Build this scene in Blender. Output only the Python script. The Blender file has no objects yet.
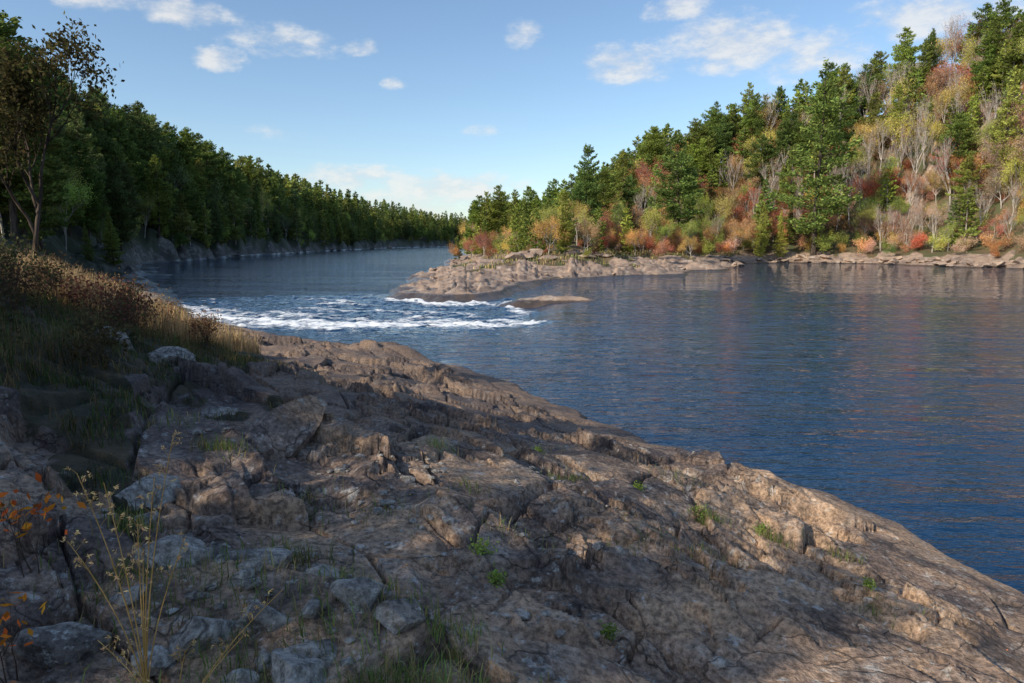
import bpy, math, random, time
import numpy as np
from mathutils import Vector
T0=time.time()
scene=bpy.context.scene
rng=np.random.default_rng(11)
# ------------------------------------------------------------------ noise
_pr=np.random.default_rng(3)
P=_pr.permutation(1024).astype(np.int64)
ANG=_pr.random(1024)*2*np.pi
GX=np.cos(ANG); GY=np.sin(ANG); RV=_pr.random(1024); RV2=_pr.random(1024); RV3=_pr.random(1024)
def gnoise(x,y,seed=0):
    xi=np.floor(x).astype(np.int64); yi=np.floor(y).astype(np.int64)
    xf=x-xi; yf=y-yi
    u=xf*xf*xf*(xf*(xf*6-15)+10); v=yf*yf*yf*(yf*(yf*6-15)+10)
    def g(ix,iy,dx,dy):
        h=P[(P[(ix+seed*37)&1023]+iy)&1023]
        return GX[h]*dx+GY[h]*dy
    a=g(xi,yi,xf,yf); b=g(xi+1,yi,xf-1,yf); c=g(xi,yi+1,xf,yf-1); d=g(xi+1,yi+1,xf-1,yf-1)
    return ((a+(b-a)*u)+((c+(d-c)*u)-(a+(b-a)*u))*v)*1.5
def fbm(x,y,o=4,seed=0,gain=.5):
    s=0;a=1;n=0
    for i in range(o):
        s=s+a*gnoise(x,y,seed+i); n+=a; a*=gain; x=x*2.03+5.1; y=y*2.03+1.7
    return s/n
def worley(x,y,seed=0):
    xi=np.floor(x).astype(np.int64); yi=np.floor(y).astype(np.int64)
    f1=np.full(x.shape,9.); f2=np.full(x.shape,9.); idv=np.zeros(x.shape); t1=np.zeros(x.shape)
    for i in (-1,0,1):
        for j in (-1,0,1):
            h=P[(P[(xi+i+seed*51)&1023]+yi+j)&1023]
            px=xi+i+RV[h]; py=yi+j+RV2[h]
            dx=x-px; dy=y-py
            d=np.sqrt(dx*dx+dy*dy)
            m=d<f1
            f2=np.where(m,f1,np.minimum(f2,d))
            f1=np.where(m,d,f1); idv=np.where(m,RV3[h],idv)
            t1=np.where(m,dx*(RV[(h+7)&1023]-.5)+dy*(RV2[(h+9)&1023]-.5),t1)
    return f1,f2,idv,t1
def sm(t):
    t=np.clip(t,0,1); return t*t*(3-2*t)
# ------------------------------------------------------------------ land outlines (metres, water at z=0)
LEFT=[(60,-1500),(60,-200),(20,-40),(9.5,-8),(7.4,0),(6.4,4),(5.59,6.98),(5.23,8.08),(5.1,9.02),(4.69,9.97),(4.05,10.7),(3.33,11.7),(2.5,12.9),(1.69,14.4),(1.02,15.8),(-.34,18.8),(-2.27,21.2),(-4.56,24.2),(-8.8,26.8),(-14.1,31.8),(-23.4,46),(-38,70),(-53.8,97.6),(-74,139),(-87,221),(-101,380),(-104,600),(-80,900),(-40,1080),(100,1200),(700,1300),(700,3500),(-3500,3500),(-3500,-1500)]
RIGHT=[(-8.6,52.5),(-4.6,49.2),(-.9,53.7),(.8,65.8),(10,77.4),(21.6,87.7),(33.6,105),(44,130),(55,136),(66,128),(73,112),(77,103),(88,80),(110,40),(150,-100),(200,-1500),(3500,-1500),(3500,1050),(700,1050),(100,960),(0,850),(-42,650),(-25.6,380),(-14,203),(-11,105),(-10.6,71)]
def sdf(x,y,poly):
    d2=np.full(x.shape,1e12); ins=np.zeros(x.shape,bool)
    n=len(poly)
    for i in range(n):
        ax,ay=poly[i]; bx,by=poly[(i+1)%n]
        ex,ey=bx-ax,by-ay
        wx=x-ax; wy=y-ay
        t=np.clip((wx*ex+wy*ey)/(ex*ex+ey*ey),0,1)
        qx=wx-ex*t; qy=wy-ey*t
        d2=np.minimum(d2,qx*qx+qy*qy)
        if ay!=by:
            c=((ay>y)!=(by>y))&(x<(bx-ax)*(y-ay)/(by-ay)+ax)
            ins^=c
    d=np.sqrt(d2)
    return np.where(ins,d,-d)
def terrain(x,y):
    x=np.asarray(x,float); y=np.asarray(y,float)
    r=np.hypot(x,y)
    k=np.clip((r-22)/60,0,1)
    wx=fbm(x/1.3,y/1.3,4,20)*.34+fbm(x/11,y/11,3,22)*5*k
    wy=fbm(x/1.3,y/1.3,4,25)*.34+fbm(x/11,y/11,3,27)*5*k
    dA=sdf(x+wx,y+wy,LEFT); dB=sdf(x+wx,y+wy,RIGHT)
    rise=.25*np.clip(-x-1.5,0,3.5)+.10*np.maximum(0,-x-5)
    rise=rise*sm((dA-5.5)/5)
    slope=.27-.13*sm((y-8)/9)
    near=.10*sm(dA/.22)+slope*np.minimum(dA,6.5)+.06*np.clip(dA-6.5,0,40)+np.minimum(rise,3)
    crag=fbm(x/13,y/13,4,33)
    far=np.maximum(1.2,3.4+crag*6)*sm((dA-.1)/np.maximum(.8,2.2+crag*4))+.45*np.clip(dA-1.5,0,40)
    f=sm((y-60)/50)
    hA=np.where(dA>0,near*(1-f)+far*f,np.maximum(.35*dA-.06,-4))
    hm=np.clip(6.5+x*.295,3,42)
    hm=np.where(y>320,np.maximum(hm,7),hm)
    st=dB*.6+fbm(x/5,y/5,3,35)*1.0; stf=st-np.floor(st)
    layer=(np.floor(st)+sm((stf-.82)/.18))/.6
    hB=.10*sm(dB/.3)+(.10+.10*sm((y-68)/25))*np.clip(.30*dB+.70*layer,0,9)+hm*sm((dB-8)/48)+fbm(x/18,y/18,3,31)*2.5*sm((dB-8)/20)
    oc=sm((fbm(x/14+3,y/14,2,44)-.24)/.1)*sm((dB-10)/6)*sm((x-20)/25)
    hB=hB+oc*3.5
    hB=np.where(dB>0,hB,np.maximum(.35*dB-.06,-4))
    h=np.maximum(hA,hB)
    isl=.38-np.abs((x-3.0+.3*(y-45))/2.9)**2*.42-np.abs((y-45.3)/1.2)**2*.42+fbm(x/.9,y/.6,3,60)*.06
    h=np.maximum(h,isl)
    onA=dA>=dB
    d=np.maximum(dA,dB)
    # bedrock relief: tilted plates, fractures, asymmetric ledges
    u=x*.75-y*.66; v=x*.66+y*.75
    w=fbm(x/2.4,y/2.4,3,50)*.20+fbm(x/.3,y/.3,2,51)*.02
    w2=fbm(x/2.4+9,y/2.4,3,53)*.20+fbm(x/.3+4,y/.3,2,54)*.02
    big=np.where(onA,np.clip(r/25,1,3.5),np.clip(r/45,1,2.))
    f1,f2,i1,t1=worley(u/1.9/big+w,v/.85/big+w2,1)
    g1,g2,i2,t2=worley(u/.66/big+w,v/.38/big+w2,2)
    k1,k2,i3,t3=worley(u/.22/big+w,v/.14/big+w2,3)
    pat=sm((fbm(x/1.8,y/1.8,3,70)+.02+.10*sm((x+1)/-3))/.10)
    a=sm((d-.3)/1.6)*np.where(onA,1,.85)
    s1=v*.55/big+w*1.5+fbm(u/5,v/5,2,72)*1.0; saw=s1-np.floor(s1)
    edge=lambda q:np.where(q<.955,q/.955,(1-q)/.045)
    rel=(edge(saw)-.5)*.19*a*big
    rel+=((i1-.5)*.22+t1*.27)*a*big
    rel+=-.12*np.clip(1-(f2-f1)/.035,0,1)*a
    rel+=((i2-.5)*.18+t2*.22)*a*pat*big - .08*np.clip(1-(g2-g1)/.07,0,1)*a*pat
    rel+=((i3-.5)*.05+t3*.09)*a*pat*sm((22-r)/8)
    rel+=fbm(x/4.2,y/4.2,3,80)*.09*sm((d-.1)/1.5)
    rel+=fbm(u/.5,v/.25,4,88,.62)*.011*sm(d/.6)
    q=((x+3.9+.35*(y-21))/1.25)**2+((y-21.6)/.8)**2
    rel+=.40*np.exp(-q**2)
    vegA=sm((-x-3.1+fbm(x/1.3,y/1.3,4,90)*3.6)/1.0)*sm((dA-5)/2)
    vegA=np.where(y>45,sm((dA-1.+fbm(x/5,y/5,3,91)*6)/2.),vegA)
    vegB=sm((dB-7+fbm(x/5,y/5,3,93)*7)/2.5)*(1-oc*.9)
    veg=np.where(onA,vegA,vegB)
    rel=np.where(d>0,rel*(1-.5*veg),fbm(x/1.1,y/1.1,3,95)*.10*sm(-d/1.5))
    fade=np.clip(1.2-r/400,0,1)
    return h+rel*fade,veg,onA,d
def H1(x,y):
    return float(terrain(np.array([x]),np.array([y]))[0][0])
# ------------------------------------------------------------------ mesh helpers
def mesh_from(name,V,Q=None,T=None,smooth=False,attrs=None,cols=None):
    me=bpy.data.meshes.new(name)
    V=np.ascontiguousarray(V,dtype=np.float32)
    me.vertices.add(len(V)); me.vertices.foreach_set('co',V.ravel())
    nq=0 if Q is None else len(Q); nt=0 if T is None else len(T)
    loops=[]; 
    if nq: loops.append(np.asarray(Q,np.int32).ravel())
    if nt: loops.append(np.asarray(T,np.int32).ravel())
    L=np.concatenate(loops)
    me.loops.add(len(L)); me.loops.foreach_set('vertex_index',L)
    me.polygons.add(nq+nt)
    st=np.concatenate([np.arange(nq)*4,nq*4+np.arange(nt)*3]).astype(np.int32)
    me.polygons.foreach_set('loop_start',st)
    me.polygons.foreach_set('use_smooth',np.full(nq+nt,smooth))
    if attrs:
        for k,a in attrs.items():
            at=me.attributes.new(k,'FLOAT','POINT'); at.data.foreach_set('value',np.asarray(a,np.float32))
    if cols is not None:
        at=me.attributes.new('col','FLOAT_COLOR','POINT')
        c=np.ones((len(V),4),np.float32); c[:,:3]=cols; at.data.foreach_set('color',c.ravel())
    me.update(calc_edges=True)
    return me
COLL=scene.collection
def obj(name,me,parent=None,mat=None,**props):
    o=bpy.data.objects.new(name,me); COLL.objects.link(o)
    if parent is not None: o.parent=parent
    if mat is not None and me is not None and len(me.materials)==0: me.materials.append(mat)
    for k,v in props.items(): o[k]=v
    return o
class Geo:
    def __init__(s): s.V=[];s.Q=[];s.n=0
    def add(s,V,Q):
        s.V.append(np.asarray(V,float)); s.Q.append(np.asarray(Q)+s.n); s.n+=len(V)
    def arr(s): return np.concatenate(s.V),np.concatenate(s.Q)
    def tube(s,pts,rad,k=5):
        pts=np.asarray(pts,float); n=len(pts)
        tan=np.gradient(pts,axis=0); tan/=np.linalg.norm(tan,axis=1)[:,None]+1e-9
        ref=np.array([0,0,1.]) if abs(tan[0][2])<.9 else np.array([1.,0,0])
        a=np.cross(tan,ref); a/=np.linalg.norm(a,axis=1)[:,None]+1e-9
        b=np.cross(tan,a)
        th=np.arange(k)*2*np.pi/k
        ring=pts[:,None,:]+(a[:,None,:]*np.cos(th)[None,:,None]+b[:,None,:]*np.sin(th)[None,:,None])*np.asarray(rad)[:,None,None]
        i=np.arange(n-1)[:,None]*k; j=np.arange(k)[None,:]; j2=(j+1)%k
        Q=np.stack([i+j,i+j2,i+k+j2,i+k+j],-1).reshape(-1,4)
        s.add(ring.reshape(-1,3),Q)
def cards(C,L,W,D=None,up=.0,r=rng):
    n=len(C)
    d=r.normal(size=(n,3))
    if D is not None: d=D+d*.55
    d/=np.linalg.norm(d,axis=1)[:,None]+1e-9
    nn=r.normal(size=(n,3)); nn[:,2]+=up
    w=np.cross(d,nn); w/=np.linalg.norm(w,axis=1)[:,None]+1e-9
    L=np.broadcast_to(L,(n,))[:,None]; W=np.broadcast_to(W,(n,))[:,None]
    V=np.stack([C-d*L,C+w*W,C+d*L,C-w*W],1).reshape(-1,3)
    Q=np.arange(n*4).reshape(-1,4)
    return V,Q
# ------------------------------------------------------------------ node helpers
def node(nt,t,ins=None,**props):
    n=nt.nodes.new(t)
    for k,v in props.items(): setattr(n,k,v)
    if ins:
        for k,v in ins.items():
            s=n.inputs[k]
            if isinstance(v,bpy.types.NodeSocket): nt.links.new(v,s)
            else: s.default_value=v
    return n
def M(nt,op,a,b=0.,c=0.,clamp=False):
    return node(nt,'ShaderNodeMath',{0:a,1:b,2:c},operation=op,use_clamp=clamp).outputs[0]
def VM(nt,op,a,b=(0,0,0)):
    return node(nt,'ShaderNodeVectorMath',{0:a,1:b},operation=op).outputs[0]
def MR(nt,v,a,b,c=0.,d=1.,smooth=True):
    return node(nt,'ShaderNodeMapRange',{0:v,1:a,2:b,3:c,4:d},interpolation_type='SMOOTHSTEP' if smooth else 'LINEAR').outputs[0]
def MIX(nt,f,a,b,bt='MIX'):
    def c(x): return x if isinstance(x,bpy.types.NodeSocket) else (x[0],x[1],x[2],1)
    return node(nt,'ShaderNodeMix',{0:f,6:c(a),7:c(b)},data_type='RGBA',blend_type=bt).outputs[2]
def NZ(nt,v,s,d=3,r=.55):
    return node(nt,'ShaderNodeTexNoise',{'Vector':v,'Scale':s,'Detail':float(d),'Roughness':r}).outputs[0]
def newmat(name):
    m=bpy.data.materials.new(name); m.use_nodes=True; nt=m.node_tree; nt.nodes.clear()
    out=nt.nodes.new('ShaderNodeOutputMaterial'); return m,nt,out
def rockmat(name,terr=True):
    m,nt,out=newmat(name)
    geo=node(nt,'ShaderNodeNewGeometry'); pos=geo.outputs['Position']
    n1=NZ(nt,pos,.6,5,.62); n2=NZ(nt,pos,3.1,6,.7); n3=NZ(nt,pos,24,4,.72)
    if terr: col=MIX(nt,MR(nt,n1,.38,.58),(.155,.112,.094),(.48,.315,.20))
    else: col=MIX(nt,MR(nt,n1,.36,.60),(.25,.225,.20),(.41,.365,.315))
    col=MIX(nt,M(nt,'MULTIPLY',MR(nt,n2,.50,.64),.55),col,(.41,.33,.27) if terr else (.46,.42,.375))
    col=MIX(nt,M(nt,'MULTIPLY',MR(nt,NZ(nt,pos,1.1,5,.68),.54,.64),.72),col,(.075,.058,.053))
    col=MIX(nt,M(nt,'MULTIPLY',MR(nt,NZ(nt,pos,8,4,.75),.57,.65),.6 if terr else .7),col,(.52,.50,.46))
    gm=MR(nt,n3,.3,.7,.4,1.5)
    col=MIX(nt,1.,col,node(nt,'ShaderNodeCombineColor',{0:gm,1:gm,2:gm}).outputs[0],'MULTIPLY')
    wv=VM(nt,'ADD',pos,node(nt,'ShaderNodeTexNoise',{'Vector':pos,'Scale':1.3,'Detail':4.}).outputs[1])
    mp=node(nt,'ShaderNodeMapping',{'Vector':wv,'Rotation':(0,0,math.radians(41)),'Scale':(.5,1.3,1.)}).outputs[0]
    vo=node(nt,'ShaderNodeTexVoronoi',{'Vector':mp,'Scale':1.6},feature='DISTANCE_TO_EDGE').outputs[0]
    cr=M(nt,'MAXIMUM',MR(nt,vo,.0,.016),MR(nt,n1,.48,.58))
    col=MIX(nt,M(nt,'MULTIPLY',M(nt,'SUBTRACT',1.,cr),.7),col,(.025,.02,.018))
    bh=M(nt,'ADD',M(nt,'MULTIPLY',n2,.7),M(nt,'MULTIPLY',n3,.40)); bh=M(nt,'ADD',bh,M(nt,'MULTIPLY',cr,.10))
    rough=.8
    if terr:
        z=node(nt,'ShaderNodeSeparateXYZ',{0:pos}).outputs
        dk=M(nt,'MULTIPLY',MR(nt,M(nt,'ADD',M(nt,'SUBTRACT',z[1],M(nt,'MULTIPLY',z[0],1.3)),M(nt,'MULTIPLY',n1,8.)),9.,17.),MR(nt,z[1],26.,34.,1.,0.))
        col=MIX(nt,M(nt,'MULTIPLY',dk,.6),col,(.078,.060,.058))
        farf=MR(nt,z[1],30.,42.)
        pale=MIX(nt,MR(nt,NZ(nt,pos,.35,6,.7),.40,.60),(.43,.30,.215),(.19,.135,.11))
        pale=MIX(nt,MR(nt,NZ(nt,pos,1.3,4,.6),.5,.7),pale,(.48,.40,.33))
        col=MIX(nt,M(nt,'MULTIPLY',farf,.8),col,pale)
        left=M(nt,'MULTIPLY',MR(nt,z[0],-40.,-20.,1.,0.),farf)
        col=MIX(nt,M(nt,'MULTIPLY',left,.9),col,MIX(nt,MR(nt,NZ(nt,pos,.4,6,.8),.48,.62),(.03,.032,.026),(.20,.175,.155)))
        zz=M(nt,'ADD',z[2],M(nt,'MULTIPLY',n2,-.22))
        wet=MR(nt,zz,-.05,.03,1.,0.)
        col=MIX(nt,M(nt,'MULTIPLY',wet,.75),col,(.022,.019,.017))
        veg=node(nt,'ShaderNodeAttribute',attribute_name='veg').outputs['Fac']
        soil=MIX(nt,MR(nt,n2,.4,.62),(.04,.038,.02),(.095,.072,.042))
        litter=MIX(nt,MR(nt,NZ(nt,pos,.4,5,.7),.42,.6),(.11,.09,.045),(.16,.105,.06))
        litter=MIX(nt,MR(nt,n1,.48,.58),litter,(.085,.095,.04))
        soil=MIX(nt,farf,soil,MIX(nt,MR(nt,z[0],-30.,-5.),(.04,.045,.02),litter))
        vf=MR(nt,M(nt,'ADD',veg,M(nt,'MULTIPLY',M(nt,'SUBTRACT',n3,.5),.9)),.4,.6)
        col=MIX(nt,vf,col,soil)
        rough=MR(nt,wet,0.,1.,.8,.22)
    bmp=node(nt,'ShaderNodeBump',{'Height':bh,'Distance':.065,'Strength':1.})
    b=node(nt,'ShaderNodeBsdfPrincipled',{'Base Color':col,'Roughness':rough,'Normal':bmp.outputs[0],'Specular IOR Level':.35})
    nt.links.new(b.outputs[0],out.inputs[0]); return m
def leafmat(name,src='object',trans=.35,noise_s=.35):
    m,nt,out=newmat(name)
    geo=node(nt,'ShaderNodeNewGeometry')
    if src=='object': c=node(nt,'ShaderNodeObjectInfo').outputs['Color']
    else: c=node(nt,'ShaderNodeAttribute',attribute_name='col').outputs['Color']
    ri=geo.outputs['Random Per Island']
    val=MR(nt,ri,0,1,.65,1.6,False)
    n=MR(nt,NZ(nt,geo.outputs['Position'],noise_s,2,.6),.35,.65,.75,1.4)
    hs=node(nt,'ShaderNodeHueSaturation',{'Hue':MR(nt,M(nt,'FRACT',M(nt,'MULTIPLY',ri,17.3)),0,1,.475,.525,False),'Saturation':1.,'Value':M(nt,'MULTIPLY',val,n),'Color':c}).outputs[0]
    d=node(nt,'ShaderNodeBsdfDiffuse',{'Color':hs}); t=node(nt,'ShaderNodeBsdfTranslucent',{'Color':hs})
    mx=node(nt,'ShaderNodeMixShader',{0:trans,1:d.outputs[0],2:t.outputs[0]})
    nt.links.new(mx.outputs[0],out.inputs[0]); return m
def barkmat(name,a,b,s=6):
    m,nt,out=newmat(name)
    geo=node(nt,'ShaderNodeNewGeometry'); mp=node(nt,'ShaderNodeMapping',{'Vector':geo.outputs['Position'],'Scale':(1,1,.25)}).outputs[0]
    n=NZ(nt,mp,s,3,.65)
    p=node(nt,'ShaderNodeBsdfDiffuse',{'Color':MIX(nt,MR(nt,n,.4,.62),a,b)})
    nt.links.new(p.outputs[0],out.inputs[0]); return m
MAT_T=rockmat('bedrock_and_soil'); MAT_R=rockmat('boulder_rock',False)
MAT_LEAF=leafmat('foliage'); MAT_FAR=leafmat('forest_foliage','attr',.3,.1); MAT_NEAR=leafmat('near_foliage','object',.35,3.); MAT_GRASS=leafmat('grass_blades','attr',.3,1.5)
MAT_BARK=barkmat('bark',(.045,.036,.03),(.11,.085,.068)); MAT_PALE=barkmat('pale_bark',(.33,.285,.25),(.56,.50,.45),3); MAT_TWIG=barkmat('twig',(.07,.05,.04),(.14,.10,.075),30)
MAT_STRAW=barkmat('dry_stem',(.50,.29,.09),(.66,.42,.16),40)
# ------------------------------------------------------------------ terrain sheet
def polar(na,radii,half=54):
    th=np.concatenate([np.radians(np.linspace(-half,half,na)),np.radians(np.linspace(half,360-half,110)[1:-1])])
    R,Th=np.meshgrid(radii,th,indexing='ij')
    X=R*np.sin(Th); Y=R*np.cos(Th)
    nr,nt_=R.shape
    i=np.arange(nr-1)[:,None]*nt_; j=np.arange(nt_)[None,:]; j2=(j+1)%nt_
    Q=np.stack([i+j,i+j2,i+nt_+j2,i+nt_+j],-1).reshape(-1,4)
    return X.ravel(),Y.ravel(),Q
rad=np.concatenate([np.geomspace(.05,1.6,12)[:-1],np.geomspace(1.6,30,720)[:-1],np.geomspace(30,110,190)[:-1],np.geomspace(110,3200,130)])
X,Y,Q=polar(1040,rad)
Z,veg,onA,dist=terrain(X,Y)
V=np.stack([X,Y,Z],1)
a=V[Q[90000:91000,1]]-V[Q[90000:91000,0]]; b=V[Q[90000:91000,2]]-V[Q[90000:91000,0]]
FLIP=np.cross(a,b)[:,2].mean()<0
if FLIP: Q=Q[:,::-1]
cz=Z[Q].mean(1); cx=X[Q].mean(1); cy=Y[Q].mean(1); cA=onA[Q[:,0]]
reg=np.zeros(len(Q),int)
land=cz>-.5
reg[land&cA&(cy<45)]=1
reg[land&cA&(cy>=45)]=2
pen=land&~cA&(cx<40)&(cy<135)
reg[pen]=3
reg[land&~cA&~pen]=4
names={0:('riverbed','dark rocky bed under the river water'),1:('rock_ledge','weathered grey brown bedrock shore sloping into the river'),2:('forested_riverbank','dark rocky cliff bank under the pine forest'),3:('rock_peninsula','low pink grey bedrock point jutting into the rapids'),4:('hill','steep autumn hillside rising from the river')}
for r_,(nm,lb) in names.items():
    q=Q[reg==r_]
    if not len(q): continue
    idx,inv=np.unique(q,return_inverse=True)
    me=mesh_from(nm,V[idx],inv.reshape(-1,4),smooth=True,attrs={'veg':veg[idx]})
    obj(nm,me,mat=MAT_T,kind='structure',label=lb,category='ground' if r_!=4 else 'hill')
print('terrain',time.time()-T0)
# ------------------------------------------------------------------ water
def pdist(x,y,pl):
    d=np.full(x.shape,1e9)
    for (ax,ay),(bx,by) in zip(pl[:-1],pl[1:]):
        ex,ey=bx-ax,by-ay
        t=np.clip(((x-ax)*ex+(y-ay)*ey)/(ex*ex+ey*ey),0,1)
        d=np.minimum(d,np.hypot(x-ax-ex*t,y-ay-ey*t))
    return d
rad=np.concatenate([np.geomspace(3,28,260)[:-1],np.geomspace(28,58,320)[:-1],np.geomspace(58,2600,160)])
X,Y,Q=polar(740,rad)
if FLIP: Q=Q[:,::-1]
kx=sm((2.5-X)/4)
wxx=X+fbm(X/3.0,Y/2.2,5,110)*2.8*kx; wyy=Y+fbm(X/3.0,Y/2.2,5,112)*(1.0+2.2*kx)
streaks=[([(-21,41),(-14,37),(-10,34.6),(-7.6,33.4)],1.7,1.15),([(-18.5,36.5),(-12.5,32.8),(-9,31.4)],1.1,1.05),
 ([(-9.5,33.7),(-4,33.6),(-1,33.2)],1.8,1.25),([(-1.5,33.2),(1.,33.6)],1.0,1.1),([(-8.8,50.6),(-6.0,47.6),(-3.3,46.8),(-.8,47.4)],1.3,1.15),([(-.8,46.3),(.3,43.3),(.6,40.2)],.8,.9),
 ([(-13,43.5),(-5,41.),(-1,39)],.8,.78),([(-14.5,51),(-9.5,45.5)],.8,.78),([(-9,37.6),(-3,36.6),(.4,36)],.9,.85),([(-24,46),(-16,41.5),(-11,39)],.9,.8),([(.6,40),(1.,36.5),(.9,34.5)],.4,.7)]
foam=np.zeros(X.shape)
for pl,w,s in streaks:
    foam=np.maximum(foam,s*np.exp(-(pdist(wxx,wyy,pl)/w)**2))
foam*=.84+.65*fbm(X/1.6,Y/1.0,4,117)
area=sm((Y-26)/6)*sm((64-Y)/14)*sm((1.6-X)/2.5)*sm((X+32)/8)
caps=sm((fbm(X/1.8,Y/.9,4,120)-.24)/.28)*area*.62
foam=np.clip(np.maximum(foam,caps),0,1.1)
level=-.42/(1+np.exp(-(1.6-X+.06*(Y-38))/.40))*sm((Y-28)/8)
Zw=level+area*(.06*fbm(X/1.9,Y/1.3,4,130)+.04*fbm(X/.6,Y/.45,3,133))
Zw+=foam*(.15+.18*fbm(X/.8,Y/.6,4,140))
lip=np.exp(-((X-2.9)/1.6)**2)*sm((Y-30)/4)*sm((47-Y)/3)
Zw+=.011*fbm(X/1.3+Y/6,Y/.55,4,150)*np.clip(Y/15,.5,1.5)*(1-.8*lip)
mw=mesh_from('river',np.stack([X,Y,Zw],1),Q,smooth=True,attrs={'foam':foam,'turb':area,'lip':lip})
m,nt,out=newmat('river_water')
geo=node(nt,'ShaderNodeNewGeometry'); pos=geo.outputs['Position']
turb=node(nt,'ShaderNodeAttribute',attribute_name='turb').outputs['Fac']
lipa=node(nt,'ShaderNodeAttribute',attribute_name='lip').outputs['Fac']
fo=node(nt,'ShaderNodeAttribute',attribute_name='foam').outputs['Fac']
mp0=node(nt,'ShaderNodeMapping',{'Vector':pos,'Rotation':(0,0,math.radians(18)),'Scale':(.45,1.35,1)}).outputs[0]
mp1=node(nt,'ShaderNodeMapping',{'Vector':pos,'Rotation':(0,0,math.radians(8)),'Scale':(1.5,4.0,1)}).outputs[0]
mp3=node(nt,'ShaderNodeMapping',{'Vector':pos,'Rotation':(0,0,math.radians(24)),'Scale':(.06,.2,1)}).outputs[0]
w0=NZ(nt,mp0,1.,2,.5); w1=NZ(nt,mp1,1.,3,.62); w3=NZ(nt,mp3,1.,2,.5)
calm=M(nt,'MULTIPLY',MR(nt,w3,.36,.62,.6,1.15),MR(nt,lipa,0.,1.,1.,.25))
hh=M(nt,'ADD',M(nt,'MULTIPLY',w1,.38),M(nt,'MULTIPLY',w0,.62)); hh=M(nt,'MULTIPLY',hh,calm)
hh=M(nt,'ADD',hh,M(nt,'MULTIPLY',M(nt,'MULTIPLY',turb,NZ(nt,pos,2.2,3,.6)),.25))
bmp=node(nt,'ShaderNodeBump',{'Height':hh,'Distance':.18,'Strength':1.})
wat=node(nt,'ShaderNodeBsdfPrincipled',{'Base Color':(.005,.032,.082,1),'Roughness':.02,'IOR':1.33,'Normal':bmp.outputs[0]})
fn=NZ(nt,node(nt,'ShaderNodeMapping',{'Vector':pos,'Scale':(.7,1.5,1)}).outputs[0],3.2,5,.76)
ff=MR(nt,M(nt,'ADD',fo,M(nt,'MULTIPLY',M(nt,'SUBTRACT',fn,.5),2.2)),.34,1.05)
fm=node(nt,'ShaderNodeBsdfDiffuse',{'Color':(.80,.82,.84,1)})
mx=node(nt,'ShaderNodeMixShader',{0:ff,1:wat.outputs[0],2:fm.outputs[0]})
nt.links.new(mx.outputs[0],out.inputs[0])
obj('river',mw,mat=m,kind='structure',label='rippled dark blue river with white rapids',category='water')
print('water',time.time()-T0)
# ------------------------------------------------------------------ trees
def conifer(seed,Ht,R,base,tiers,limbs,dens,leaf,droop,narrow,holes):
    r=np.random.default_rng(seed); g=Geo()
    n=9; zz=np.linspace(-1.,Ht,n); bend=np.cumsum(r.normal(size=(n,2))*.12,axis=0)*Ht/25
    tp=np.stack([bend[:,0],bend[:,1],zz],1); g.tube(tp,np.linspace(.0155*Ht,.02,n),7)
    C=[];D=[]
    for t in range(tiers):
        s=base+(1-base)*((t+r.random()*.6)/tiers); z=s*Ht
        if s>.985: continue
        q=(s-base)/(1-base)
        if narrow: prof=(1-q)**.85*min(1,.45+q*4)
        else: prof=min(1,.55+q*1.8)*(1-q**1.6)**.8+.06
        cx=np.interp(z,zz,tp[:,0]); cy=np.interp(z,zz,tp[:,1])
        a0=r.random()*6.28
        for k in range(limbs):
            if r.random()<holes: continue
            az=a0+k*6.283/limbs+r.normal()*.35
            L=R*prof*(r.uniform(.45,1.2))
            if L<.25: L=.25
            el=(.55*q-droop)+r.normal()*.12
            o=np.array([math.cos(az),math.sin(az),0]); la=np.array([-o[1],o[0],0])
            ss=np.linspace(0,1,5)
            pts=np.stack([cx+o[0]*L*ss,cy+o[1]*L*ss,z+L*(math.tan(el)*ss+.16*ss**2)],1)
            if L>.8: g.tube(pts,np.linspace(.012*L+.02,.008,5),3)
            m_=max(5,int(dens*L*(1+.25*L)))
            s2=r.uniform(.18,1.05,m_)**.8
            wd=(.10+.32*np.sin(np.clip(s2,0,1)*np.pi*.85)**.8)*L
            lat=r.uniform(-1,1,m_)*wd
            c=np.stack([cx+o[0]*L*s2+la[0]*lat,cy+o[1]*L*s2+la[1]*lat,z+L*(math.tan(el)*s2+.16*s2**2)+r.normal(size=m_)*.22+.1],1)
            C.append(c); dd=np.tile(o*.8+np.array([0,0,.35]),(m_,1))+la*np.sign(lat)[:,None]*.7; D.append(dd)
    C.append(np.stack([r.normal(size=14)*.12+tp[-1,0],r.normal(size=14)*.12+tp[-1,1],Ht-r.random(14)*1.6],1)); D.append(np.tile([0,0,1.],(14,1)))
    C=np.concatenate(C); D=np.concatenate(D)
    lv,lq=cards(C,leaf*r.uniform(.7,1.3,len(C)),leaf*.42*r.uniform(.7,1.3,len(C)),D,.6,r)
    return g.arr(),(lv,lq)
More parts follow.
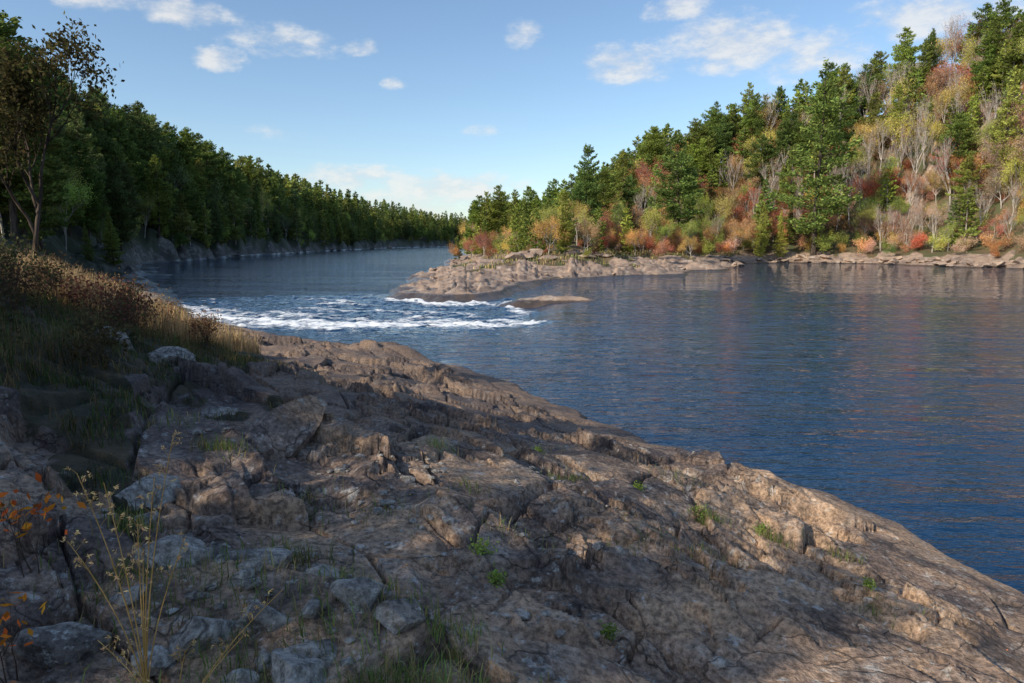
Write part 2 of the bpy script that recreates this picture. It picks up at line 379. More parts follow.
def broadleaf(seed,Ht,trunk,depth,nch,spread,leaf,nleaf,clump,stems=1,thick=.012,up=.07):
    R=random.Random(seed); r=np.random.default_rng(seed); g=Geo(); tips=[]
    def rv(): return np.array([R.gauss(0,1) for _ in range(3)])
    def br(p,d,L,rd,dep):
        pts=[p]; dirs=[d]; cur=p; dd=d
        for i in range(4):
            dd=dd+rv()*.10+np.array([0,0,up]); dd=dd/np.linalg.norm(dd); cur=cur+dd*L/4; pts.append(cur); dirs.append(dd)
        g.tube(pts,np.linspace(rd,rd*.5,5),6 if rd>.06*Ht/10 else 3)
        if dep==0: tips.extend([pts[2],pts[3],pts[4]]); return
        for k in range(nch+1):
            if k==nch: p2=pts[4]; d2=dirs[4]+rv()*.12
            else:
                s=R.uniform(.3,1.); i=min(3,int(s*4)); f=s*4-i; p2=pts[i]*(1-f)+pts[i+1]*f
                o=rv(); o=o-dirs[i]*np.dot(o,dirs[i]); o/=np.linalg.norm(o)+1e-6
                d2=dirs[i]*(1-spread*.5)+o*spread; 
            d2=d2/np.linalg.norm(d2)
            br(p2,d2,L*R.uniform(.55,.78)*(1 if k<nch else 1),rd*.52,dep-1)
    for s in range(stems):
        az=R.random()*6.28; tl=0.08 if stems==1 else R.uniform(.15,.7)
        d=np.array([math.cos(az)*tl,math.sin(az)*tl,1.]); d/=np.linalg.norm(d)
        p=np.array([R.gauss(0,.04*Ht*(stems>1)),R.gauss(0,.04*Ht*(stems>1)),-.03*Ht])
        br(p,d,Ht*trunk,thick*Ht,depth)
    gv,gq=g.arr()
    k=Ht/np.percentile(gv[:,2],99.7); gv=gv*k
    tp=np.array(tips)*k
    if nleaf<=0: return (gv,gq),None
    m_=int(nleaf); idx=r.integers(0,len(tp),m_)
    C=tp[idx]+r.normal(size=(m_,3))*clump
    C=C[C[:,2]>.03*Ht]
    lv,lq=cards(C,leaf*r.uniform(.6,1.3,len(C)),leaf*.6*r.uniform(.7,1.2,len(C)),None,.4,r)
    return (gv,gq),(lv,lq)
KINDS={}
def reg_kind(k,variants,lowv,bark,lmat=MAT_LEAF):
    vs=[]
    for (t,l) in variants:
        tm=mesh_from(k+'_trunk',t[0],t[1],smooth=True); tm.materials.append(bark)
        lm=None
        if l is not None: lm=mesh_from(k+'_crown',l[0],l[1]); lm.materials.append(lmat)
        vs.append((tm,lm))
    KINDS[k]=dict(v=vs,low=lowv)
reg_kind('pine_tree',[conifer(100+i,25,5.0+.5*(i%3),.14+.05*(i%3),23,5,19,.30,.12,False,.16) for i in range(7)],[conifer(200+i,25,5.0,.10,15,5,3.6,.75,.08,False,.12) for i in range(3)],MAT_BARK)
bt,bl=conifer(161,25,5.2,.11,24,5,21,.24,.10,False,.27)
BIG=(mesh_from('pine_tree_trunk',bt[0],bt[1],smooth=True),mesh_from('pine_tree_crown',bl[0],bl[1])); BIG[0].materials.append(MAT_BARK); BIG[1].materials.append(MAT_LEAF)
reg_kind('spruce_tree',[conifer(300+i,22,4.1,.06,30,6,14,.26,.20,True,.08) for i in range(4)],[conifer(400+i,22,4.0,.05,16,5,3.6,.7,.2,True,.08) for i in range(2)],MAT_BARK)
reg_kind('maple_tree',[broadleaf(500+i,16,.36,3,4,.60,.17,4800+500*i,.62) for i in range(5)],[broadleaf(600+i,16,.36,2,4,.62,.36,1700,1.3) for i in range(2)],MAT_PALE)
reg_kind('birch_tree',[broadleaf(700+i,19,.38,3,4,.50,.18,5000,.62,1,.009,.13) for i in range(4)],[broadleaf(800+i,19,.38,2,4,.5,.38,1400,1.2,1,.009,.13) for i in range(2)],MAT_PALE)
reg_kind('bare_tree',[broadleaf(900+i,19,.42,4,3,.36,.13,420,.5,1,.012,.18) for i in range(5)],[broadleaf(950+i,19,.42,3,3,.36,.3,200,.8,1,.013,.18) for i in range(2)],MAT_PALE)
print('kinds',time.time()-T0)
GREEN=[(.165,.215,.052),(.20,.245,.055),(.135,.19,.055),(.24,.27,.06),(.175,.205,.05)]
DARKG=[(.12,.16,.045),(.15,.185,.048),(.19,.21,.05),(.12,.15,.055)]
AUT=[(.50,.24,.10),(.45,.15,.085),(.52,.30,.11),(.48,.35,.11),(.40,.17,.10),(.48,.27,.14),(.38,.23,.12)]
YEL=[(.44,.41,.10),(.35,.37,.09),(.48,.40,.12),(.31,.36,.08)]
PINK=[(.42,.24,.17),(.44,.28,.19),(.40,.16,.11),(.43,.30,.20),(.37,.25,.18)]
cand=[]
def grid(x0,x1,y0,y1,s):
    gx,gy=np.meshgrid(np.arange(x0,x1,s),np.arange(y0,y1,s)); gx=gx.ravel()+rng.uniform(-.45,.45,gx.size)*s; gy=gy.ravel()+rng.uniform(-.45,.45,gy.size)*s
    return gx,gy
def jit(c):
    k=random.uniform(.82,1.2); return tuple(min(.8,v*k*random.uniform(.93,1.07)) for v in c)
random.seed(5)
for (x0,x1,y0,y1,s) in [(-125,-18,40,230,4.8),(-190,20,230,560,6.4),(-190,560,560,1330,10.)]:
    gx,gy=grid(x0,x1,y0,y1,s); z,vg,oa,dd=terrain(gx,gy)
    az=np.degrees(np.arctan2(gx,gy))
    dmax=np.where(gy<90,45,np.where(gy<600,34,45))
    ok=oa&(dd>np.where(gy<90,5,1.2))&(dd<dmax)&(az>-44)&(az<6)&(np.hypot(gx,gy)>58)
    for x,y,zz,d_ in zip(gx[ok],gy[ok],z[ok],dd[ok]):
        u=random.random()
        if u<.70: k,c,lb,sc='pine_tree',random.choice(DARKG),'tall dark green pine on the rocky riverbank',random.uniform(.85,1.2)
        elif u<.80: k,c,lb,sc='spruce_tree',random.choice(DARKG),'pointed dark green spruce on the rocky riverbank',random.uniform(.8,1.3)
        else: k,c,lb,sc='birch_tree',random.choice(YEL[1:2]+YEL[3:]+DARKG),'green and yellow birch among dark riverbank pines',random.uniform(.75,1.1)
        sc*=min(1,.5+d_*.03)*(1.0 if y>100 else .74)
        cand.append((k,x,y,zz,sc,jit(c),lb,'trees along the shaded riverbank'))
gx,gy=grid(-125,-30,75,330,3.6); z,vg,oa,dd=terrain(gx,gy); ok=oa&(dd>.7)&(dd<6)
for x,y,zz in zip(gx[ok],gy[ok],z[ok]):
    if random.random()<.5: continue
    k=random.choice(['spruce_tree','maple_tree','birch_tree'])
    cand.append((k,x,y,zz,random.uniform(.14,.36),jit(random.choice(DARKG+YEL[3:])),'small dark sapling clinging to the river cliff','trees along the shaded riverbank'))
for (x0,x1,y0,y1,s) in [(-22,190,88,250,3.6),(-40,90,250,900,7.5)]:
    gx,gy=grid(x0,x1,y0,y1,s); z,vg,oa,dd=terrain(gx,gy)
    az=np.degrees(np.arctan2(gx,gy))
    ok=(~oa)&(dd>np.where((gy>125)&(gx<20),3.,9.))&(dd<np.where(gy<250,64,36))&(az>-8)&(az<40)&~((gx<26)&(gy<116)&(dd<11))
    for x,y,zz,d_,a_ in zip(gx[ok],gy[ok],z[ok],dd[ok],az[ok]):
        if math.hypot(x-61,y-140)<8: continue
        u=random.random(); front=d_<34
        if a_>25:
            if front: pr=(.08,.03,.32,.09,.48)
            else: pr=(.36,.03,.20,.11,.30)
        elif a_>10:
            pr=(.22,.04,.38,.23,.13) if front else (.44,.04,.25,.19,.08)
        else: pr=(.38,.06,.28,.28,0.)
        if y>250: pr=(.5,.1,.18,.22,0)
        cum=np.cumsum(pr); ki=min(int(np.searchsorted(cum,u)),4)
        k=['pine_tree','spruce_tree','maple_tree','birch_tree','bare_tree'][ki]
        grow=min(1.,.58+ (max(d_,9)-9)*.02)*(.58+.26*min(1,max(0,a_/16)))
        if y>140 and a_<6: grow=max(grow,.72)
        if ki==0: c,sc,lb=random.choice(GREEN),random.uniform(.56,.82)*grow,'green pine growing on the autumn hillside'
        elif ki==1: c,sc,lb=random.choice(GREEN),random.uniform(.5,.75)*grow,'pointed green spruce growing on the autumn hillside'
        elif ki==2:
            c=random.choice(PINK if a_>25 and random.random()<.5 else AUT); sc=random.uniform(.45,.8)*grow; lb='orange red maple in autumn colour on the hillside'
        elif ki==3: c,sc,lb=random.choice(YEL),random.uniform(.5,.78)*grow,'yellow green birch in autumn colour on the hillside'
        else: c,sc,lb=random.choice(PINK+AUT),random.uniform(.65,1.0)*grow,'nearly bare pale grey tree on the hillside'
        cand.append((k,x,y,zz,sc,jit(c),lb,'trees on the autumn hillside'))
gx,gy=grid(-12,150,90,190,3.0); z,vg,oa,dd=terrain(gx,gy); ok=(~oa)&(dd>6.0)&(dd<50)
for x,y,zz,d_ in zip(gx[ok],gy[ok],z[ok],dd[ok]):
    if random.random()<(.30 if d_<26 else .4): continue
    if math.degrees(math.atan2(x,y))>38: continue
    pt=(x<18 and y<108)
    if pt and random.random()<.5: continue
    c=random.choice(AUT+AUT+PINK+YEL[:2]+GREEN[:3]); cand.append(('maple_tree',x,y,zz,random.uniform(.06,.13) if pt else random.uniform(.12,.28),jit(c),'small russet young maple near the rocky shoreline','trees on the autumn hillside'))
def special(k,x,y,sc,c,lb): cand.append((k,x,y,H1(x,y),sc,c,lb,'trees on the autumn hillside'))
special('pine_tree',61,140,1.5,(.175,.23,.06),'very tall broad white pine beside the bay shoreline')
special('spruce_tree',50,139,.52,(.34,.35,.08),'small yellow green conifer at the foot of the pine')
special('spruce_tree',55,141,.45,(.38,.37,.08),'small yellow green conifer at the foot of the pine')
special('pine_tree',29,122,.82,(.15,.205,.055),'tall green pine behind the rocky point')
special('pine_tree',12,112,.62,(.14,.20,.055),'bushy green pine behind the rocky point')
special('birch_tree',17,114,.42,(.32,.36,.09),'rounded olive green tree behind the rocky point')
special('maple_tree',24,116,.50,(.50,.29,.11),'rounded orange maple behind the rocky point')
special('spruce_tree',93,133,1.0,(.32,.34,.08),'yellow green conifer standing on the steep slope')
byk={}
for c in cand: byk.setdefault(c[0],[]).append(c)
nind=0
stuffV=[];stuffQ=[];stuffC=[];sn=0; tV=[];tQ=[];tn=0
for k,lst in byk.items():
    lst.sort(key=lambda c:-c[4]/math.hypot(c[1],c[2]))
    for i,c in enumerate(lst):
        _,x,y,z,sc,colr,lb,gr=c
        rot=random.uniform(0,6.283); K=KINDS[k]
        if i<285:
            tm,lm=K['v'][i%len(K['v'])]
            if lb.startswith('very tall'): tm,lm=BIG
            e=obj(k,None,label=lb,category='tree',group=gr); e.location=(x,y,z-.2); e.rotation_euler=(random.uniform(-.03,.03),random.uniform(-.03,.03),rot)
            wd=random.uniform(.85,1.2)
            if sc>1.4: wd=1.1
            e.scale=(sc*wd,sc*wd,sc)
            obj('trunk',tm,e)
            if lm: l=obj('crown',lm,e); l.color=(*colr,1)
            nind+=1
        else:
            (gv,gq),lf=K['low'][i%len(K['low'])]
            cs,sn_=math.cos(rot),math.sin(rot)
            Rm=np.array([[cs,-sn_,0],[sn_,cs,0],[0,0,1]])*sc
            lv=lf[0]@Rm.T+np.array([x,y,z-.2]); stuffV.append(lv); stuffQ.append(lf[1]+sn); sn+=len(lv); stuffC.append(np.tile(colr,(len(lv),1)))
            if y<500 and sc>.36:
                gv2=gv@Rm.T+np.array([x,y,z-.2]); tV.append(gv2); tQ.append(gq+tn); tn+=len(gv2)
nst=len(stuffV)
if nst:
    fm_=mesh_from('forest',np.concatenate(stuffV+tV),np.concatenate(stuffQ+[q+sn for q in tQ]),cols=np.concatenate(stuffC+[np.tile((.26,.225,.195),(tn,1))]))
    obj('forest',fm_,mat=MAT_FAR,kind='stuff',label='distant mixed pine forest lining the river',category='forest')
print('trees',{k:len(v) for k,v in byk.items()},nind,nst,time.time()-T0)
# ------------------------------------------------------------------ trees on the near bank that shade the ledge
for i,(x,y,sc,k) in enumerate([(-14.8,3.2,.44,'maple_tree'),(-13.0,1.2,.43,'maple_tree'),(-11.2,-.4,.42,'maple_tree'),(-9.7,-2.4,.39,'maple_tree'),(-8.2,-4.4,.31,'maple_tree'),(-10.3,-4.2,.30,'pine_tree'),(-12.8,-1.6,.31,'pine_tree'),(-10.2,.9,.26,'pine_tree'),(-8.6,-1.2,.21,'pine_tree'),(-14.2,.6,.34,'pine_tree'),(-7.6,-2.8,.18,'maple_tree')]):
    K=KINDS[k]; tm,lm=K['v'][i%len(K['v'])]
    e=obj(k,None,label='leafy tree on the near bank shading the rocks',category='tree',group='trees on the near bank')
    e.location=(x,y,H1(x,y)-.2); e.scale=(sc,sc,sc); e.rotation_euler=(0,0,i*1.3)
    obj('trunk',tm,e); l=obj('crown',lm,e); l.color=(.16,.15,.04,1)
# ------------------------------------------------------------------ near shrubs and small tree
def near_plant(name,x,y,data,colr,lb,parts=('branches','leaves'),cat='shrub',group=None,bark=MAT_TWIG,rot=0,dz=0):
    t,l=data
    e=obj(name,None,label=lb,category=cat)
    if group: e['group']=group
    e.location=(x,y,H1(x,y)+dz); e.rotation_euler=(0,0,rot)
    tm=mesh_from(name+'_'+parts[0],t[0],t[1],smooth=True); obj(parts[0],tm,e,bark)
    if l is not None:
        lm=mesh_from(name+'_'+parts[1],l[0],l[1]); o=obj(parts[1],lm,e,MAT_NEAR); o.color=(*colr,1)
    return e
near_plant('small_tree',-8.5,12.0,broadleaf(23,4.5,.42,4,3,.44,.046,5000,.11,1,.013,.12),(.075,.065,.026),'slender tree with sparse dark leaves on the bank',('trunk','crown'),'tree',bark=MAT_BARK)
sh=[(-9.3,13.2,.6,(.30,.20,.10)),(-7.3,12.3,.7,(.22,.10,.06)),(-6.5,11.4,.75,(.18,.08,.05)),(-5.9,10.6,.7,(.10,.08,.045)),(-7.8,10.2,.9,(.09,.09,.04)),(-6.6,9.0,.8,(.08,.09,.035)),(-5.5,9.4,.6,(.14,.07,.04)),(-5.9,13.2,.7,(.18,.10,.055)),(-8.9,17,.9,(.20,.14,.07)),(-11.5,19,1.0,(.24,.16,.08)),(-7.9,15.5,.7,(.15,.10,.05)),(-4.6,7.6,.5,(.09,.08,.035)),(-6.2,7.0,.8,(.07,.085,.03)),(-7.2,8.0,.9,(.08,.08,.035)),(-5.3,6.4,.7,(.07,.075,.03)),(-4.5,5.6,.5,(.08,.07,.03)),(-9.2,10.8,1.0,(.10,.09,.045)),(-8.2,9.0,.9,(.08,.075,.035)),(-4.0,6.6,.45,(.09,.07,.03)),(-5.0,8.6,.5,(.15,.07,.045)),(-6.6,12.6,.6,(.26,.11,.065)),(-4.7,4.9,.55,(.07,.07,.03)),(-5.8,8.0,.65,(.11,.07,.04)),(-7.2,14.2,.7,(.20,.12,.06)),(-6.9,10.2,.7,(.14,.085,.045)),(-6.2,9.9,.55,(.18,.07,.045)),(-10.4,23.5,.8,(.16,.11,.05)),(-13.5,27.,.9,(.14,.11,.05)),(-5.6,5.6,.7,(.07,.075,.03))]
for i,(x,y,h_,c) in enumerate(sh):
    near_plant('shrub',x,y,broadleaf(40+i,h_,.38,3,3,.66,.024*(1+.2*h_),int(620*h_),.085,7,.008,.05),c,'dense low shrub with russet autumn leaves on the bank' if c[0]>.19 else 'dark leafy shrub on the shaded bank',group='shrubs on the near bank',rot=i)
near_plant('leafy_plant',-2.02,2.52,broadleaf(77,.42,.42,2,3,.6,.024,60,.04,4,.006,.05),(.65,.22,.03),'small plant with bright orange autumn leaves',('stems','leaves'),'plant')
near_plant('leafy_plant',-2.3,3.1,broadleaf(78,.45,.42,2,3,.6,.024,70,.04,4,.006,.05),(.62,.20,.03),'small plant with bright orange autumn leaves',('stems','leaves'),'plant')
for i,(x,y,h_) in enumerate([(-.2,4.1,.12),(-.1,3.9,.08),(1.9,6.7,.18),(2.55,6.6,.12),(.3,7.6,.1),(.55,3.6,.05),(-1.9,5.1,.14),(1.35,6.9,.1),(3.0,5.4,.07)]):
    near_plant('leafy_plant',x,y,broadleaf(90+i,h_,.42,2,3,.7,.011,230,.018,6,.01,.03),(.24,.32,.07),'small bright green plant growing in a rock crack',('stems','leaves'),'plant','green plants in the rock cracks',rot=i)
def weed(seed,Ht,lean,n,heads=9):
    r=np.random.default_rng(seed); g=Geo(); C=[]
    for s in range(n):
        az=r.uniform(0,6.28); L=Ht*r.uniform(.5,1.); t=np.linspace(0,1,8)
        ld=lean*r.uniform(.2,1.3)
        pts=np.stack([math.cos(az)*ld*L*t**1.6,math.sin(az)*ld*L*t**1.6,L*t*(1-.12*ld*t)],1)
        g.tube(pts,np.linspace(.0034,.0014,8),5)
        for k in range(heads):
            q=r.uniform(.74,1.); p=np.array([np.interp(q,t,pts[:,j]) for j in range(3)])
            a2=r.uniform(0,6.28); ln=.05*(1.3-q)+.014
            e=p+np.array([math.cos(a2)*ln,math.sin(a2)*ln,ln*1.1]); g.tube([p,(p+e)/2+[0,0,.004],e],[.0011,.0008,.0006],3)
            C.append(e+r.normal(size=(6,3))*.005)
        for k in range(2):
            q=r.uniform(.1,.6); p=np.array([np.interp(q,t,pts[:,j]) for j in range(3)]); C.append(p+r.normal(size=(2,3))*.01)
    C=np.concatenate(C); return g.arr(),cards(C,.0085*r.uniform(.6,1.5,len(C)),.003,None,.3,r)
near_plant('dry_weed',-1.46,2.5,weed(5,1.12,.26,9,9),(.66,.44,.20),'tall golden dry weed with feathery seed heads',('stem','seed_head'),'plant',bark=MAT_STRAW,rot=.6)
near_plant('dry_weed',-1.25,2.3,weed(6,.62,.6,5,6),(.64,.42,.18),'thin golden dry weed leaning over rocks',('stem','seed_head'),'plant',bark=MAT_STRAW)
# ------------------------------------------------------------------ grass
def grass(name,C,hts,cols,lean=.5,w=.004,lb=''):
    n=len(C); az=rng.random(n)*6.283; o=np.stack([np.cos(az),np.sin(az),np.zeros(n)],1); s=np.stack([-o[:,1],o[:,0],o[:,2]],1)
    ln=rng.uniform(.1,1,n)*lean; h=hts[:,None]
    W=w*rng.uniform(.6,1.4,n)[:,None]
    p0=C; p1=C+o*h*(ln*.3)[:,None]+np.array([0,0,1])*h*.55; p2=C+o*h*ln[:,None]+np.array([0,0,1])*h*(1-.35*ln)[:,None]
    V=np.stack([p0-s*W,p0+s*W,p1+s*W*.8,p1-s*W*.8,p2+s*W*.15,p2-s*W*.15],1).reshape(-1,3)
    b=np.arange(n)[:,None]*6
    Qd=np.concatenate([b+np.array([0,1,2,3]),b+np.array([3,2,4,5])])
    me=mesh_from(name,V,Qd,cols=np.repeat(cols,6,0))
    obj(name,me,mat=MAT_GRASS,kind='stuff',label=lb,category='grass')
def scatter(n,x0,x1,y0,y1,test):
    x=rng.uniform(x0,x1,n); y=rng.uniform(y0,y1,n); z,v,oa,d=terrain(x,y); k=test(x,y,z,v,oa,d); return np.stack([x[k],y[k],z[k]],1)
C=scatter(110000,-11,0,1.5,14,lambda x,y,z,v,oa,d:(v>.5)&(fbm(x/.5,y/.5,3,200)>-.02-.15*(x<-3.8))&(rng.random(len(x))<np.clip(7/(y+1),.3,1)))
hts=(.05+.10*sm(fbm(C[:,0]/.8,C[:,1]/.8,2,210)+.5)+.10*sm((-C[:,0]-3.4)/1.5)*(.3+.9*(fbm(C[:,0]/.6,C[:,1]/.6,2,212)>0)))*rng.uniform(.6,1.3,len(C))
mixc=rng.random(len(C))[:,None]; dry=sm((fbm(C[:,0]/1.5,C[:,1]/1.5,2,220)+.25)/.5)[:,None]
cols=np.where(mixc<.25+.45*dry,np.array([.17,.125,.06]),np.array([.065,.09,.028]))
grass('grass',C,hts,cols,1.0,.0035,'tangled green and tan grass on the shaded bank')
C=scatter(34000,-13,-6.2,10.5,17,lambda x,y,z,v,oa,d:(v>.4)&(fbm(x/.9,y/.9,2,214)>-.08))
grass('dry_grass',C,rng.uniform(.3,.78,len(C)),np.tile((.50,.35,.18),(len(C),1))*rng.uniform(.65,1.2,(len(C),1)),.5,.006,'tall sunlit tan grass on the bank top')
cc=[(.9,5.1),(2.0,6.6),(2.6,6.5),(1.9,7.4),(.25,7.9),(3.3,6.4),(-.35,5.5),(-.7,6.4),(.1,4.5),(2.9,5.0),(-1.0,4.6),(-1.6,6.6),(-.3,3.0),(-.45,2.7),(-.8,3.3),(1.2,8.4),(-2.6,9.4),(-2.2,7.6),(-1.1,3.4),(-.9,2.4),(-2.3,5.2),(-1.9,3.2),(-2.6,4.1),(-1.3,3.9),(-1.5,3.1),(-1.1,2.6),(-1.5,4.8),(-2.9,5.6),(.6,6.8),(1.6,5.6),(-.6,2.55),(-.2,2.7),(0.,2.5),(-1.3,2.75),(-.65,3.05),(-.35,2.45),(-1.8,3.7),(-1.45,3.35),(-1.0,2.8),(-1.7,2.9),(-2.1,3.6)]
pts=[];
for (x,y) in cc:
    n=int(rng.integers(60,240)); sp=rng.uniform(.04,.18); pts.append(np.stack([x+rng.normal(size=n)*sp*1.8,y+rng.normal(size=n)*sp],1))
pts=np.concatenate(pts); z=terrain(pts[:,0],pts[:,1])[0]
C=np.column_stack([pts,z]); g0=rng.random((len(C),1))
grass('grass_tuft',C,rng.uniform(.03,.14,len(C)),np.where(g0<.4,np.array([.30,.23,.10]),np.array([.15,.21,.055])),.8,.0024,'green grass tufts sprouting from rock cracks')
C=scatter(50000,-8,60,56,140,lambda x,y,z,v,oa,d:(~oa)&(v>.35)&(d>4.5)&(d<16)&(fbm(x/3,y/3,2,216)>-.1))
grass('shore_grass',C,rng.uniform(.2,.6,len(C)),np.where(rng.random((len(C),1))<.6,np.array([.36,.27,.13]),np.array([.20,.22,.08])),.6,.05,'tan and green grass on the rocky point')
C=scatter(1500,-4,4,1.8,9,lambda x,y,z,v,oa,d:(d>1.5)&(fbm(x/1.2,y/1.2,2,230)>.0)); C[:,2]+=.012
lv,lq=cards(C,.014*rng.uniform(.6,1.4,len(C)),.009,None,0,rng); lv[:,2]=np.repeat(C[:,2],4)+(lv[:,2]-np.repeat(C[:,2],4))*.3
me=mesh_from('fallen_leaves',lv,lq,cols=np.repeat(np.where(rng.random((len(C),1))<.5,np.array([.40,.20,.08]),np.array([.28,.19,.10])),4,0))
obj('fallen_leaves',me,mat=MAT_GRASS,kind='stuff',label='scattered brown fallen leaves on the bedrock',category='leaves')
# ------------------------------------------------------------------ boulders
import bmesh
def boulder_mesh(seed,flat=.6,cuts=16,mat=None):
    r=np.random.default_rng(seed)
    bm=bmesh.new(); bmesh.ops.create_icosphere(bm,subdivisions=5,radius=1)
    v=np.array([q.co[:] for q in bm.verts])
    for c in range(cuts):
        n=r.normal(size=3); n/=np.linalg.norm(n); o=r.uniform(.35,.65); d=v@n-o; v=v-np.maximum(d,0)[:,None]*n
    a=v[:,0]+v[:,2]*.7; b_=v[:,1]-v[:,2]*.6
    nrm=v/np.linalg.norm(v,axis=1)[:,None]
    v=v+nrm*(fbm(a*1.3+seed,b_*1.3,4,seed%50)*.06)[:,None]+nrm*(fbm(a*6+seed,b_*6,3,seed%40)*.025)[:,None]
    v[:,2]*=flat
    for q,c in zip(bm.verts,v): q.co=c
    me=bpy.data.meshes.new('boulder'); bm.to_mesh(me); bm.free()
    me.polygons.foreach_set('use_smooth',np.ones(len(me.polygons),bool)); me.materials.append(mat or MAT_R); return me
BM=[boulder_mesh(11+i,.6+.08*(i%4)) for i in range(8)]
BF=[boulder_mesh(31+i,.6+.08*(i%4),16,MAT_T) for i in range(5)]
def boulder(i,x,y,sx,sy,sz,rot,lb,gr,sink=.25,lib=None):
    lib=lib or BM
    e=obj('boulder',lib[i%len(lib)],label=lb,category='rock',group=gr); e.scale=(sx*1.4,sy*1.4,sz*1.4); e.rotation_euler=(random.uniform(-.15,.15),random.uniform(-.15,.15),rot)
    e.location=(x,y,H1(x,y)+sz*.5*(1-2*sink))
boulder(2,-2.05,5.9,.42,.32,.40,.3,'large rounded brown grey block set into the ledge','boulders on the bedrock ledge',.35,BF)
near=[(-1.55,3.65,.34,.22,.26,.2),(-.72,3.12,.14,.12,.18,.5),(-1.38,2.85,.18,.14,.19,1),(-.92,2.66,.16,.13,.17,2),(-4.9,8.3,.32,.25,.40,.2),(-4.25,8.35,.36,.26,.34,.9),(-2.2,3.9,.20,.16,.2,2.1),(-2.5,4.6,.25,.18,.2,1.2),(-3.1,6.9,.3,.2,.25,.5),(-1.9,2.75,.18,.15,.2,.4),(-1.15,2.95,.13,.11,.15,.2),(-.5,3.0,.11,.09,.13,.4),(-1.12,2.62,.10,.09,.12,.4),(-1.55,2.72,.12,.10,.13,.7),(-1.0,3.4,.14,.10,.12,.1),(-1.75,3.4,.17,.14,.18,.9)]
for i in range(10):
    x=random.uniform(-2.4,-.4); y=random.uniform(2.4,4.0)
    s=random.uniform(.04,.09); near.append((x,y,s*1.4,s,s*1.3,random.uniform(0,6)))
for i,(x,y,a_,b_,c_,ro) in enumerate(near):
    boulder(i,x,y,a_,b_,c_,ro,'pale grey angular boulder resting on the ledge','boulders on the bedrock ledge',.48)
xs,ys=rng.uniform(-12,95,6000),rng.uniform(50,142,6000); z,v_,oa,dd=terrain(xs,ys); ok=np.where((~oa)&(dd>.1)&(dd<4.5)&((xs>35)|(rng.random(6000)<.12))&(np.degrees(np.arctan2(xs,ys))<38))[0][:140]
for j,i in enumerate(ok):
    s=random.uniform(.3,1.0) if xs[i]>35 else random.uniform(.2,.45)
    boulder(j,xs[i],ys[i],s*1.3,s,s*.8,random.uniform(0,6),'pale angular boulder along the far shoreline','boulders along the far shoreline',.25,BF)
for j in range(14):
    x=random.uniform(0,13); y=85+x*.9+random.uniform(-4,3); s=random.uniform(.5,1.1)
    boulder(j,x,y,s*1.8,s*1.1,s*.8,random.uniform(-.4,.4),'large pale flat-topped block on the rocky point','blocks on the rocky point',.25,BF)
C=scatter(900,-2.6,1.2,1.9,7,lambda x,y,z,v,oa,d:(fbm(x/.6,y/.6,2,240)>.05))
bm=bmesh.new(); bmesh.ops.create_icosphere(bm,subdivisions=1,radius=1); iv=np.array([q.co[:] for q in bm.verts]); it=np.array([[q.index for q in f.verts] for f in bm.faces]); bm.free()
Vs=[];Ts=[]
for k,c in enumerate(C):
    s=rng.uniform(.006,.03)*(1,1.7)[int(rng.random()<.15)]; v=iv*(1+rng.uniform(-.3,.3,(len(iv),1)))*np.array([s*rng.uniform(.8,1.6),s,s*.6]); Vs.append(v+c+[0,0,s*.3]); Ts.append(it+k*len(iv))
me=mesh_from('pebbles',np.concatenate(Vs),T=np.concatenate(Ts)); obj('pebbles',me,mat=MAT_R,kind='stuff',label='loose stone chips scattered over the ledge',category='stones')
print('near',time.time()-T0)
# ------------------------------------------------------------------ sun, sky, camera
to_sun=Vector((-.80,-.60,0)).normalized(); EL=math.radians(32)
ts=Vector((to_sun.x*math.cos(EL),to_sun.y*math.cos(EL),math.sin(EL)))
sl=bpy.data.lights.new('sun','SUN'); sl.energy=5.; sl.angle=math.radians(.5); sl.color=(1.,.91,.75)
so=obj('sun',sl); so.rotation_euler=ts.to_track_quat('Z','Y').to_euler()
w=bpy.data.worlds.new('World'); scene.world=w; w.use_nodes=True; nt=w.node_tree; nt.nodes.clear()
sky=node(nt,'ShaderNodeTexSky',sky_type='NISHITA'); sky.sun_disc=False; sky.sun_elevation=EL; sky.sun_rotation=math.atan2(ts.x,ts.y)%(2*math.pi)
sky.air_density=1.0; sky.dust_density=.6; sky.ozone_density=2.; sky.altitude=100
tc=node(nt,'ShaderNodeTexCoord').outputs['Generated']
sp=node(nt,'ShaderNodeSeparateXYZ',{0:tc}).outputs
wn=node(nt,'ShaderNodeTexNoise',{'Vector':tc,'Scale':14.,'Detail':4.,'Roughness':.6}).outputs[1]
wsp=node(nt,'ShaderNodeSeparateColor',{0:wn}).outputs
azd=M(nt,'ADD',M(nt,'MULTIPLY',M(nt,'ARCTAN2',sp[0],sp[1]),57.2958),M(nt,'MULTIPLY',M(nt,'SUBTRACT',wsp[0],.5),4.))
eld=M(nt,'ADD',M(nt,'MULTIPLY',M(nt,'ARCSINE',sp[2]),57.2958),M(nt,'MULTIPLY',M(nt,'SUBTRACT',wsp[1],.5),1.8))
clouds=[(17.4,14.8,5.5,2.2,1),(9,13.9,3.6,1.7,.95),(22.5,13.6,5.,2.0,.8),(31,15.2,6,1.8,.9),(13.1,17.3,2.4,1.1,.8),(.6,16,2.,.9,.7),(-24.5,16,3.,1.2,1),(-30,16.4,3.5,1.1,.9),(-22.3,13.2,1.8,.9,1),(-17.5,14.8,4.5,1.3,.75),(-11.5,14.8,1.5,.7,.8),(-9.1,12.1,1.2,.55,.7),(-13,5.0,6,1.2,.8),(-5,4.3,7,1.5,.9),(-9,3.0,14,1.5,.75),(-2.2,9,2.2,.6,.5),(-19,8.2,2.5,.6,.45),(14,30,12,5,.8)]
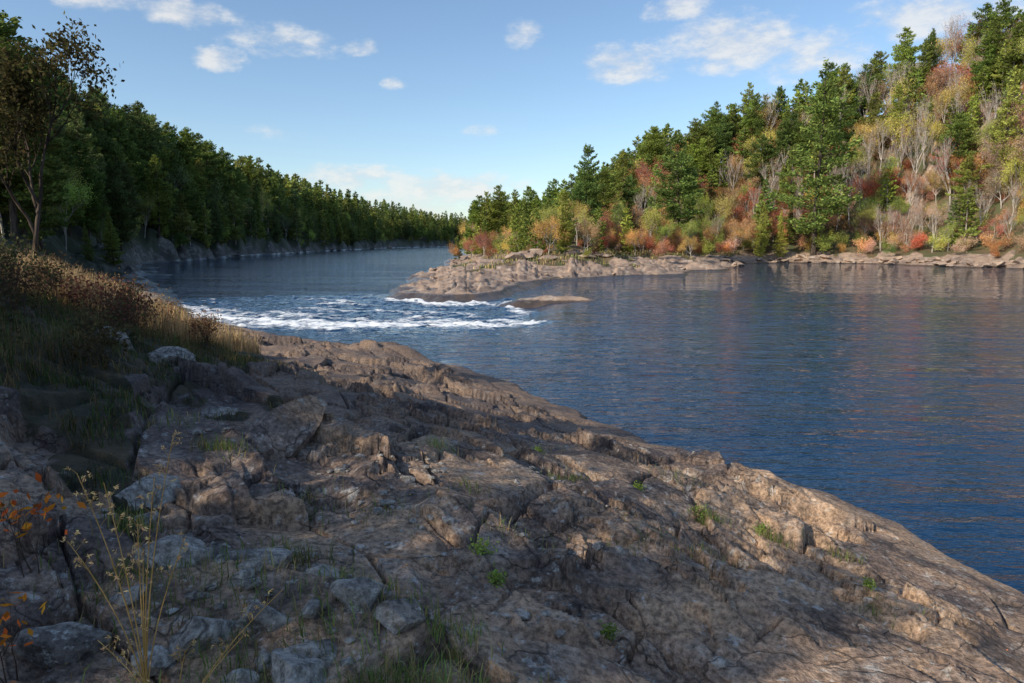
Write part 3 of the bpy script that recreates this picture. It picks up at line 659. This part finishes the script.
azv=node(nt,'ShaderNodeCombineXYZ',{0:azd,1:azd,2:azd}).outputs[0]; elv=node(nt,'ShaderNodeCombineXYZ',{0:eld,1:eld,2:eld}).outputs[0]
mv=None
for i in range(0,len(clouds),3):
    c3=clouds[i:i+3]
    da=VM(nt,'MULTIPLY',VM(nt,'SUBTRACT',azv,[c[0] for c in c3]),[1/(1.25*c[2]) for c in c3]); de=VM(nt,'MULTIPLY',VM(nt,'SUBTRACT',elv,[c[1] for c in c3]),[1/(1.25*c[3]) for c in c3])
    q=VM(nt,'ADD',VM(nt,'MULTIPLY',da,da),VM(nt,'MULTIPLY',de,de)); q=VM(nt,'MULTIPLY',VM(nt,'SUBTRACT',(1,1,1),q),[c[4] for c in c3])
    mv=VM(nt,'MAXIMUM',q,(0,0,0)) if mv is None else VM(nt,'MAXIMUM',mv,q)
ms=node(nt,'ShaderNodeSeparateXYZ',{0:mv}).outputs
mask=M(nt,'MAXIMUM',M(nt,'MAXIMUM',ms[0],ms[1]),ms[2])
cn=NZ(nt,node(nt,'ShaderNodeMapping',{'Vector':tc,'Scale':(1,1,2.2)}).outputs[0],22.,6,.62)
cl=MR(nt,M(nt,'ADD',mask,M(nt,'MULTIPLY',M(nt,'SUBTRACT',cn,.5),2.2)),.15,1.15)
cl=M(nt,'MULTIPLY',cl,MR(nt,mask,0.,.4))
cloudc=MIX(nt,MR(nt,cn,.4,.65),(4.7,4.9,5.2),(5.9,5.85,5.7))
skyt=MIX(nt,1.,sky.outputs[0],(1.05,1.10,1.12),'MULTIPLY')
colr=MIX(nt,M(nt,'MULTIPLY',cl,.8),skyt,cloudc)
bg=node(nt,'ShaderNodeBackground',{'Color':colr,'Strength':.15}); wo=nt.nodes.new('ShaderNodeOutputWorld'); nt.links.new(bg.outputs[0],wo.inputs[0])
cam=bpy.data.cameras.new('camera'); cam.lens=24; cam.sensor_width=36; cam.clip_end=9000; cam.clip_start=.05
co=obj('camera',cam); co.location=(0,0,3.8); co.rotation_euler=(math.radians(90-8.2),0,0); scene.camera=co
scene.view_settings.view_transform='Standard'; scene.view_settings.look='None'; scene.view_settings.exposure=0
print('ground under camera',H1(0,0),H1(0,2.5),H1(-1.48,2.45),'total',time.time()-T0)
